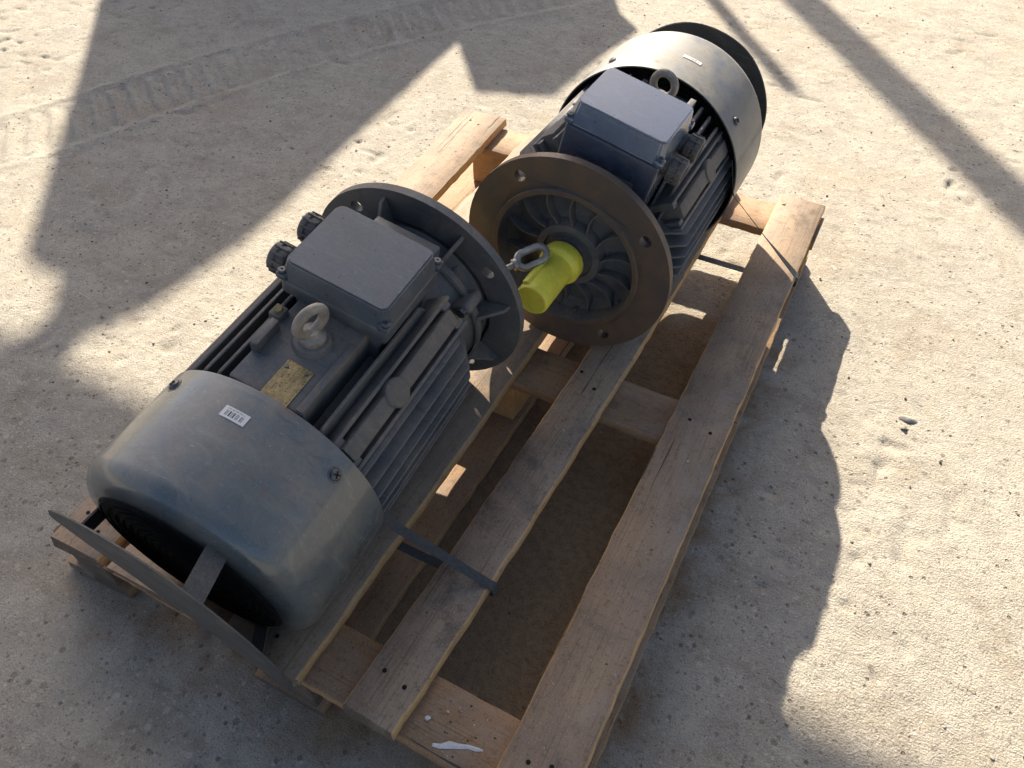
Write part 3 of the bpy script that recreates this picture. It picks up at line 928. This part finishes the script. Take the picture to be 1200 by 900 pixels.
    def octa(x0, x1, yy0, yy1, cc):
        return [(x0 + cc, yy0), (x1 - cc, yy0), (x1, yy0 + cc), (x1, yy1 - cc), (x1 - cc, yy1), (x0 + cc, yy1), (x0, yy1 - cc), (x0, yy0 + cc)]
    bb = bmesh.new()
    lo = [bb.verts.new((x_, y_, zsm + 0.0015)) for x_, y_ in octa(xs - a_ - 0.006, xs + a_ + 0.006, y1 - 0.006, y2 + 0.006, c)]
    hi = [bb.verts.new((x_, y_, H)) for x_, y_ in octa(xs - a_, xs + a_, y1, y2, 0.0065)]
    bb.faces.new(hi)
    bb.faces.new(lo[::-1])
    for i in range(8):
        j = (i + 1) % 8
        bb.faces.new((lo[i], lo[j], hi[j], hi[i]))
    bmesh.ops.bevel(bb, geom=bb.edges[:], offset=0.0022, segments=2, affect='EDGES')
    ld = MB().bm(bb)
    for sx in (-1, 1):
        for yy, sy in ((y1, -1), (y2, 1)):
            ld.box(xs + sx * (a_ + 0.001) - 0.0075, xs + sx * (a_ + 0.001) + 0.0075, yy + sy * 0.001 - 0.0075, yy + sy * 0.001 + 0.0075, zsm + 0.0016, zsm + 0.011, 0.003)
    ld.build("box_lid", P['lid'], tbo)
    scr = MB().lathe([(0.0, -0.004), (0.0052, -0.004), (0.0052, 0.0022), (0.0040, 0.0034), (0.0016, 0.0034), (0.0012, 0.0022), (0.0, 0.0022)], 16, mat=Matrix.Rotation(math.pi / 2, 4, 'X'))
    s0 = None
    for sx in (-1, 1):
        for yy, sy in ((y1, -1), (y2, 1)):
            p = (xs + sx * (a_ + 0.002), yy + sy * 0.002, zsm + 0.0115)
            if s0 is None:
                s0 = scr.build("screw", M_SCREW, tbo, loc=p)
            else:
                twin(s0, "screw", tbo, loc=p)
    g0 = None
    ym = (y1 + y2) / 2
    for dy in (-P['gd'], P['gd']):
        p = (xs - a_ - 0.004, ym + dy + P.get('gy', 0.0), P.get('gz', 0.1665))
        if g0 is None:
            rot = Matrix.Rotation(R_(90), 4, 'Z')
            mg = MB().lathe([(0.0, -0.004), (0.0175, -0.004), (0.0175, 0.009), (0.0215, 0.010), (0.0222, 0.013), (0.0222, 0.019), (0.0205, 0.021), (0.0205, 0.023), (0.0222, 0.025), (0.0222, 0.031), (0.0205, 0.034), (0.014, 0.035), (0.013, 0.031), (0.0, 0.031)], 24, mat=rot)
            for k in range(12):
                a = 2 * math.pi * k / 12
                mg.box(-0.0018, 0.0018, 0.011, 0.032, 0.0215, 0.0238, 0.0006, 1, mat=rot @ Matrix.Rotation(a, 4, 'Y'))
            mg.v = [(a_x * 0.9, a_y * 0.86, a_z * 0.86) for a_x, a_y, a_z in mg.v]
            g0 = mg.build("cable_gland", M_PLUG, tbo, loc=p)
        else:
            twin(g0, "cable_gland", tbo, loc=p, rot=(0.25, 0, 0))
    # ---- lifting eye
    ye, xe = P['ye'], P.get('xe', 0.0)
    ey = MB()
    za = R_(P.get('eyerot', 20))
    ring = []
    for k in range(36):
        a = 2 * math.pi * k / 36
        ring.append((xe + 0.0185 * math.sin(a) * math.cos(za), ye + 0.0185 * math.sin(a) * math.sin(za), 0.1885 + 0.0185 * math.cos(a)))
    ey.tube(ring, 0.0062, 12, closed=True)
    ey.lathe([(0.0, 0.157), (0.0155, 0.157), (0.0165, 0.160), (0.0160, 0.165), (0.011, 0.169), (0.0095, 0.1745), (0.0, 0.1745)], 28, mat=Matrix.Translation((xe, ye, 0)) @ Matrix.Rotation(math.pi / 2, 4, 'X'))
    B(ey, "lifting_eye", M_RING)
    # ---- earth terminal and stop bar beside the eye
    et = MB().box(-0.062, -0.046, ye + 0.002, ye + 0.020, 0.14, 0.158, 0.002)
    eto = B(et, "earth_terminal", cast)
    MB().lathe([(0.0, 0.162), (0.0045, 0.162), (0.0056, 0.160), (0.0056, 0.155)], 14, mat=Matrix.Translation((-0.054, ye + 0.011, 0)) @ Matrix.Rotation(math.pi / 2, 4, 'X')).build("earth_screw", M_EARTH, eto)
    B(MB().box(-0.051, -0.041, ye - 0.045, ye - 0.004, 0.14, 0.164, 0.0012), "stop_bar", cast)
    B(MB().box(0.037, 0.047, -yc + 0.003, ye + 0.02, 0.12, 0.1512, 0.0012), "platform_edge", cast)
    # ---- nameplate
    if P.get('plate'):
        x0, x1, yy0, yy1 = P['plate']
        pm = MB().box(x0, x1, yy0, yy1, 0.1484, 0.1499, 0.0)
        po = B(pm, "nameplate", M_PLATE, smooth=False)
        uvl = po.data.uv_layers.new(name="UVMap")
        for lp in po.data.loops:
            v = po.data.vertices[lp.vertex_index].co
            uvl.data[lp.index].uv = ((v.x - x0) / (x1 - x0), (v.y - yy0) / (yy1 - yy0))
        for px_, py_ in ((x0 + 0.004, (yy0 + yy1) / 2 + 0.018), (x1 - 0.006, yy1 - 0.006)):
            MB().lathe([(0.0, 0.1512), (0.002, 0.1512), (0.0026, 0.1498)], 10, mat=Matrix.Translation((px_, py_, 0)) @ Matrix.Rotation(math.pi / 2, 4, 'X')).build("rivet", M_SCREW, po)
    # ---- fan cover: rolled sheet with a rounded shoulder and open grille
    prof = [(Rc - 0.0022, -yc), (Rc, -yc)]
    prof += [(Rc + 0.0004, -yc - 0.3 * (ys - yc))]
    y0s = ys - 0.011
    for k in range(0, 15):
        a = math.pi / 2 * k / 14
        prof.append((rg + (Rc - rg) * math.cos(a) ** 1.05, -y0s - (yg - y0s) * math.sin(a) ** 1.05))
    prof += [(rg - 0.0015, -yg + 0.002), (Rc - 0.022, -y0s - 0.004), (Rc - 0.0026, -y0s + 0.01), (Rc - 0.0022, -yc)]
    cov = B(MB().lathe(prof, 120, close=False), "fan_cover", P['cover'], ang=50)
    gr = MB().lathe([(rg + 0.001, -yg + 0.004), (rg - 0.002, -yg + 0.0005), (rg * 0.7, -yg - 0.0015), (rg * 0.35, -yg - 0.0025), (0.0, -yg - 0.003)], 72)
    gr.build("fan_grille", M_GRILLE, cov)
    k = 0
    wire0 = None
    for rr in np.arange(0.022, rg, 0.0095):
        MB().tube([pol(rr, 2 * math.pi * i / 48, -yg - 0.0022) for i in range(48)], 0.0011, 5, closed=True).build("grille_ring", M_BLACK, cov)
    for ad in P['screws']:
        rot = Matrix.Rotation(R_(ad), 4, 'Y') @ Matrix.Translation((0, P['ysc'], Rc - 0.0005)) @ Matrix.Rotation(math.pi / 2, 4, 'X')
        ms = MB().lathe([(0.0095, 0.0), (0.0095, 0.0010), (0.0068, 0.0012), (0.0066, 0.003), (0.0048, 0.0046), (0.0, 0.0050)], 20, mat=rot)
        so = ms.build("cover_screw", M_SCREW, cov)
        cr = MB()
        for s_ in (0, 1):
            cr.box(-0.0040, 0.0040, 0.0040, 0.0054, -0.0008, 0.0008, mat=rot @ Matrix.Rotation(s_ * math.pi / 2 + 0.5, 4, 'Y'))
        o_ = so
        me_ = MB(); me_.v, me_.f = list(ms.v) + list(cr.v), list(ms.f) + [tuple(i + len(ms.v) for i in f) for f in cr.f]
        me_.mi = [0] * len(ms.f) + [1] * len(cr.f)
        nm = so.name; bpy.data.objects.remove(so)
        me_.build("cover_screw", [M_SCREW, M_BLACK], cov)
    if P.get('sticker'):
        a0, a1, yy0, yy1 = P['sticker']
        patch(Rc + 0.0011, R_(a0), R_(a1), yy0, yy1, "barcode_sticker", M_BARCODE, cov, None)
    # ---- rain cap on flat struts
    rc, cy = P['capR'], -P['ycap']
    capn, capu, capv = P['capf']
    capn, capu, capv = Vector(capn), Vector(capu), Vector(capv)
    cc = Vector(P['capc'])
    Mc = Matrix((capu, capn, capv)).transposed().to_4x4()
    Mc.translation = cc
    rr_ = random.Random(5)
    mb = MB()
    seg = 96
    for r, y_ in ((0.0, -0.0030), (0.06, -0.0028), (0.12, -0.0018), (rc - 0.004, 0.0), (rc, 0.0024), (rc - 0.0015, 0.0042), (rc - 0.005, 0.0028), (0.12, 0.0008), (0.0, 0.0)):
        for k in range(seg):
            a = 2 * math.pi * k / seg
            wob = 1 + (0.006 * math.sin(3 * a + 0.7) + 0.004 * math.sin(7 * a) if r > 0.1 else 0)
            warp = 0.004 * math.sin(2 * a + 0.4) * (r / rc) ** 2
            mb.v.append(tuple(Mc @ Vector((r * wob * math.sin(a), y_ + warp, r * wob * math.cos(a)))))
    for i in range(8):
        for k in range(seg):
            mb.f.append((i * seg + k, (i + 1) * seg + k, (i + 1) * seg + (k + 1) % seg, i * seg + (k + 1) % seg))
            mb.mi.append(0)
    capo = B(mb, "rain_cap", P['cap'])
    for ad in P['struts']:
        a = R_(ad)
        t = Vector((math.cos(a), 0, -math.sin(a)))
        n_ = pol(1, a, 0)
        start = pol(rg + 0.006, a, -yg + 0.010)
        r_end = rc * 0.90
        # the strut's end on the disc
        best = Mc @ Vector((0, 0.003, 0)) + (n_ * r_end - capn * n_.dot(capn) * r_end)
        pts = [start, start.lerp(best, 0.06) + n_ * 0.003, best + (start - best).normalized() * 0.002, best - n_ * 0.022 - capn * 0.0]
        V, F = [], []
        for p in pts:
            for s_, d_ in ((-1, 0.0), (1, 0.0), (1, -0.003), (-1, -0.003)):
                V.append(p + t * s_ * 0.0122 + n_ * d_)
        for i in range(len(pts) - 1):
            for c_ in range(4):
                F.append((i * 4 + c_, i * 4 + (c_ + 1) % 4, (i + 1) * 4 + (c_ + 1) % 4, (i + 1) * 4 + c_))
        F += [(0, 1, 2, 3), (15, 14, 13, 12)]
        MB().add(V, F).build("cap_strut", P['strut'], capo, smooth=False)
    return root

def cap_frame(roll, ty, tx, dx, dz, ycap):
    """cap axis and centre in the motor's rolled frame, tilts given in the level frame"""
    c_, s_ = math.cos(roll), math.sin(roll)
    Xl, Zl, Al = Vector((c_, 0, s_)), Vector((-s_, 0, c_)), Vector((0, 1, 0))
    n_ = (Al + Xl * ty + Zl * tx).normalized()
    u_ = n_.cross(Zl).normalized()
    v_ = u_.cross(n_)
    return (n_, u_, v_), Xl * dx + Zl * dz - Al * ycap

f1, c1 = cap_frame(R_(12.5), R_(4.5), R_(3.6), 0.012, 0.0, 0.549)
m1 = make_motor([-0.527, 0.7085, 0.1744], [0.9755, 0.0416, -0.216], [-0.0252, 0.9966, 0.0782], [0.2185, -0.0708, 0.9733], dict(
    RF=0.1730, label="nearer grey electric motor in the shade with brass nameplate, fan end towards us",
    yc=0.349, Rc=0.1545, ys=0.490, yg=0.508, rg=0.1225, ye=-0.262, xe=0.0, eyerot=74,
    a=0.0674, y1=-0.2167, y2=-0.1044, H=0.2051, gd=0.030, gy=0.0,
    pads=(44,), pady=(-0.345, -0.105), yf=-0.085, RFN=0.1515, zl=0.092, vf=[-0.066, -0.087, -0.108],
    cast=M_CAST, pad=M_PAD, box=M_BOX, lid=M_LID, flange=M_CAST, dish=M_CAST, cover=M_COVER, cap=M_CAP, strut=M_CAP,
    key=30, screws=(43, -44, 135, -135), ysc=-0.374, sticker=(-8.9, 2.5, -0.394, -0.380), plate=(-0.008, 0.027, -0.350, -0.296),
    capR=0.161, ycap=0.549, capf=f1, capc=c1, struts=(25, 143, -95)))
f2, c2 = cap_frame(R_(-12.4), 0.0, 0.0, 0.0, 0.0, 0.564)
m2 = make_motor([-0.3626, 0.864, 0.1732], [-0.9765, 0.0072, 0.2153], [-0.0109, -0.9998, -0.0158], [0.2152, -0.0178, 0.9764], dict(
    RF=0.1733, label="farther grey electric motor with rusty flange and yellow shaft sleeve towards us",
    yc=0.3117, Rc=0.1755, ys=0.470, yg=0.488, rg=0.145, ye=-0.250, xe=0.0, eyerot=-8,
    a=0.0700, y1=-0.1690, y2=-0.0520, H=0.2250, gd=0.034, gy=-0.006, zb=0.105, lidh=0.036, gz=0.176,
    pads=(44, -50), pady=(-0.315, -0.10), yf=-0.062, RFN=0.164, zl=0.074, vf=[-0.062, -0.080, -0.098],
    cast=M_CAST, pad=M_PAD, box=M_BOXD, lid=M_LIDD, flange=M_RUSTFLANGE, dish=M_CAST, cover=M_COVERD, cap=M_CAPD, strut=M_CAPD,
    key=40, screws=(42, -42, 135, -135), ysc=-0.350, sticker=(-7.0, 4.0, -0.387, -0.378), plate=None,
    capR=0.156, ycap=0.564, capf=f2, capc=c2, struts=(62, 180, -62)))

# ------------------------------------------------------------------ straps
def ribbon(name, pts, wdirs, width, thick=0.0011, sub=6):
    P_, W_ = [], []
    pts = [Vector(p) for p in pts]
    wd = [Vector(d).normalized() for d in wdirs]
    for i in range(len(pts) - 1):
        for k in range(sub):
            t = k / sub
            P_.append(pts[i].lerp(pts[i + 1], t)); W_.append(wd[i].lerp(wd[i + 1], t).normalized())
    P_.append(pts[-1]); W_.append(wd[-1])
    V, F = [], []
    n = len(P_)
    for i, p in enumerate(P_):
        tdir = (P_[min(i + 1, n - 1)] - P_[max(0, i - 1)]).normalized()
        wv = (W_[i] - tdir * W_[i].dot(tdir)).normalized()
        nn = tdir.cross(wv).normalized()
        for a, b_ in ((-1, -1), (1, -1), (1, 1), (-1, 1)):
            V.append(p + wv * a * width / 2 + nn * b_ * thick / 2)
    for i in range(n - 1):
        for k in range(4):
            F.append((i * 4 + k, i * 4 + (k + 1) % 4, (i + 1) * 4 + (k + 1) % 4, (i + 1) * 4 + k))
    F += [(0, 1, 2, 3), tuple((n - 1) * 4 + k for k in (3, 2, 1, 0))]
    return MB().add(V, F).build(name, M_STRAP, None, ang=60)

Yd = (0, 1, 0)
D = DECK
tag(ribbon("tie_down_strap",
           [(-0.400, 0.372, D + 0.150), (-0.360, 0.378, D + 0.085), (-0.242, 0.402, D + 0.0022), (-0.233, 0.404, D - 0.002), (-0.2325, 0.405, D - 0.020), (-0.246, 0.406, D - 0.0245), (-0.32, 0.406, D - 0.0225), (-0.52, 0.404, D - 0.0225)],
           [(0.1, 1, 0)] * 8, 0.0125),
    "dark flat strap from the nearer motor's fan cover to the middle board edge", "strap", "straps tying the motors to the pallet")
tag(ribbon("tie_down_strap",
           [(-0.196, 1.160, D + 0.235), (-0.183, 1.172, D + 0.170), (-0.108, 1.205, D + 0.080), (-0.043, 1.238, D + 0.0022), (-0.035, 1.240, D - 0.002), (-0.035, 1.240, D - 0.020), (-0.05, 1.238, D - 0.0245), (-0.14, 1.236, D - 0.0225), (-0.33, 1.232, D - 0.0225)],
           [(-0.15, 0.82, -0.50), (-0.15, 0.82, -0.52), (-0.08, 0.82, -0.5), Yd, Yd, Yd, Yd, Yd, Yd], 0.016),
    "thin strap from the farther motor's fan cover down to the right board edge", "strap", "straps tying the motors to the pallet")

# ------------------------------------------------------------------ loose eye bolt resting on the yellow sleeve
eb = MB()
link = []
for k in range(40):
    a = 2 * math.pi * k / 40
    st = 0.0115 if math.cos(a) > 0 else -0.0115
    link.append((0.0118 * math.sin(a), st + 0.0118 * math.cos(a), 0.0))
eb.tube(link, 0.0056, 10, closed=True)
ring = eb
ring.tube([(0, -0.0250, 0), (0, -0.0310, 0)], 0.0095, 16)
ring.tube([(0, -0.030, 0), (0, -0.046, 0)], 0.0050, 12)
ebo = ring.build("eye_bolt", M_STEEL, None)
ebo.matrix_world = Matrix.Translation((-0.390, 0.805, D + 0.208)) @ Matrix.Rotation(R_(-38), 4, 'Z') @ Matrix.Rotation(R_(12), 4, 'X') @ Matrix.Rotation(R_(35), 4, 'Y')
tag(ebo, "galvanised eye bolt with long loop leaning on the yellow shaft sleeve", "eye bolt")

# ------------------------------------------------------------------ loose stones and scraps
def gz(x_, y_):
    return float(ground_height(np.array([[x_]], float), np.array([[y_]], float))[0, 0])
def stone_mesh(seed, n=2):
    rr2 = random.Random(seed)
    b = bmesh.new()
    bmesh.ops.create_icosphere(b, subdivisions=n, radius=1.0)
    pl = [(Vector((rr2.uniform(-1, 1), rr2.uniform(-1, 1), rr2.uniform(-1, 1))).normalized(), rr2.uniform(0.5, 0.85)) for _ in range(9)]
    for v in b.verts:
        for d, k in pl:
            e = v.co.dot(d)
            if e > k:
                v.co -= d * (e - k)
        v.co *= 1 + rr2.uniform(-0.05, 0.05)
    mb = MB().bm(b)
    return mb
def stone(px, py, sx, sy, sz, rz, seed, label, mat=M_STONE):
    mb = stone_mesh(seed)
    mb.v = [(x_ * sx, y_ * sy, z_ * sz) for x_, y_, z_ in mb.v]
    o = mb.build("stone", mat, None, loc=(px, py, gz(px, py) + sz * 0.55), rot=(0, 0, rz), ang=25)
    tag(o, label, "stone", "loose stones on the ground")
stone(0.238, 1.124, 0.021, 0.0075, 0.0050, 0.15, 3, "long flat grey stone on the sunlit ground right of the pallet", M_STONEP)
stone(0.232, 1.098, 0.007, 0.005, 0.005, 0.5, 9, "small dark stone just below the long flat stone")
rs = random.Random(21)
mb = MB()
bases = [stone_mesh(50 + i, 1) for i in range(6)]
NG = 4200
gxs = np.array([rs.uniform(-2.9, 0.75) for _ in range(NG)])
gys = np.array([rs.uniform(-0.1, 3.4) for _ in range(NG)])
ghs = ground_height(gxs[None, :], gys[None, :])[0]
for i in range(NG):
    x_, y_ = float(gxs[i]), float(gys[i])
    onp = -0.95 < x_ < 0.0 and 0.12 < y_ < 1.54
    if onp and rs.random() < 0.8:
        continue
    s_ = 0.0008 + 0.0030 * rs.random() ** 6
    if rs.random() < 0.025:
        s_ *= 1.9
    bse = bases[i % 6]
    rot = Matrix.Rotation(rs.uniform(0, 6.28), 3, 'Z')
    h_ = float(ghs[i])
    if onp:
        h_ = min(h_, -0.001)
    mb.add([rot @ Vector((p[0] * s_ * 1.3, p[1] * s_, p[2] * s_ * 0.8)) + Vector((x_, y_, h_ + s_ * 0.35)) for p in bse.v], bse.f, rs.choice((0, 0, 2, 0, 2, 1)))
tag(mb.build("gravel", [M_STONE, M_STONED, M_STONEP], None, ang=25, recalc=False), "fine loose gravel scattered over the dusty ground", "gravel", kind="stuff")

# white plaster smear and chips on the front cross board
sm = MB()
rs = random.Random(4)
pts = [(-0.205, 0.204), (-0.196, 0.207), (-0.188, 0.213), (-0.178, 0.2165), (-0.166, 0.222), (-0.158, 0.2235), (-0.150, 0.226)]
rad = [0.0018, 0.0026, 0.0042, 0.003, 0.0022, 0.0024, 0.001]
V, F = [], []
for (x_, y_), r in zip(pts, rad):
    for k, (a, b_) in enumerate(((0.35, -1.0), (-0.35, 1.0))):
        V.append((x_ + a * r, y_ + b_ * r, 0.0))
    V.append((x_, y_, r * 0.45))
for i in range(len(pts) - 1):
    F += [(i * 3, i * 3 + 3, i * 3 + 5, i * 3 + 2), (i * 3 + 2, i * 3 + 5, i * 3 + 4, i * 3 + 1)]
o = MB().add([(p[0] + 0.18, p[1] - 0.215, p[2]) for p in V], F).build("plaster_smear", M_PLASTER, None, loc=(-0.18, 0.215, ZC - 0.0002))
tag(o, "white plaster smear on the pallet's front cross board", "plaster")
for i, (x_, y_, r, lb) in enumerate(((-0.225, 0.226, 0.0042, "round white plaster crumb on the front cross board beside the middle board"),
                                    (-0.208, 0.244, 0.0022, "tiny white plaster crumb near the back edge of the front cross board"))):
    mbs = stone_mesh(70 + i)
    mbs.v = [(a * r, b_ * r * 0.8, c_ * r * 0.5) for a, b_, c_ in mbs.v]
    tag(mbs.build("plaster_crumb", M_PLASTER, None, loc=(x_, y_, ZC + r * 0.3)), lb, "plaster", "plaster crumbs on the pallet")
lf = MB().tube([(0, 0, 0), (0.008, 0.003, 0.002), (0.014, 0.002, 0.001)], [0.0012, 0.0028, 0.0008], 6)
lf.tube([(0.007, 0.003, 0.002), (0.011, 0.009, 0.003)], [0.0012, 0.0006], 5)
tag(lf.build("dry_leaf", M_TWIG, None, loc=(-0.128, 1.452, D + 0.0015)), "curled dry brown leaf on the far end of the right board", "leaf")

# dry root fibres lying on the soil, and crumbs of dirt and plaster on the boards
rs = random.Random(33)
fb = MB()
for i in range(90):
    if i < 55:
        x_, y_ = rs.uniform(-0.36, -0.13), rs.uniform(0.28, 1.15)
    else:
        x_, y_ = rs.uniform(-1.6, 0.5), rs.uniform(0.1, 2.6)
        if -0.93 < x_ < 0.0 and 0.15 < y_ < 1.53:
            continue
    a = rs.uniform(0, 6.28)
    L_ = rs.uniform(0.012, 0.05)
    k_ = rs.uniform(-1.4, 1.4)
    h_ = gz(x_, y_)
    if -0.98 < x_ < 0.04 and 0.1 < y_ < 1.56:
        h_ = min(h_, -0.001)
    pts, px_, py_ = [], x_, y_
    for j in range(6):
        pts.append((px_, py_, h_ + 0.0012 + 0.0015 * math.sin(j * 1.3)))
        a += k_ / 6 + rs.uniform(-0.2, 0.2)
        px_ += math.cos(a) * L_ / 5
        py_ += math.sin(a) * L_ / 5
    fb.tube(pts, rs.uniform(0.00025, 0.0006), 4)
tag(fb.build("straw", M_STRAW, None, recalc=False), "thin dry root fibres lying on the soil", "straw", kind="stuff")
cr = MB()
spots = [(-0.283, 0.19, 1.2, 0.03, D), (-0.084, 0.16, 1.45, 0.038, D), (-0.44, 0.19, 0.40, 0.05, D), (-0.82, 0.6, 1.45, 0.035, D), (-0.17, 0.20, 0.265, 0.05, ZC - 0.001)]
for i in range(420):
    cx_, ya0, yb0, hw_, zz_ = rs.choice(spots)
    y_ = rs.uniform(ya0, yb0)
    x_ = cx_ + rs.uniform(-hw_, hw_) - (0.06 * (y_ - 0.6) if cx_ < -0.8 else 0)
    s_ = 0.0004 + 0.0013 * rs.random() ** 4
    bse = bases[i % 6]
    cr.add([Vector((p[0] * s_ * 1.3 + x_, p[1] * s_ + y_, p[2] * s_ * 0.7 + zz_ + s_ * 0.3)) for p in bse.v], bse.f, rs.choice((0, 1, 1, 2, 3)))
tag(cr.build("dirt_crumbs", [M_STONE, M_STONED, M_STONEP, M_PLASTER], None, recalc=False), "fine dirt crumbs strewn over the pallet boards", "dirt", kind="stuff")
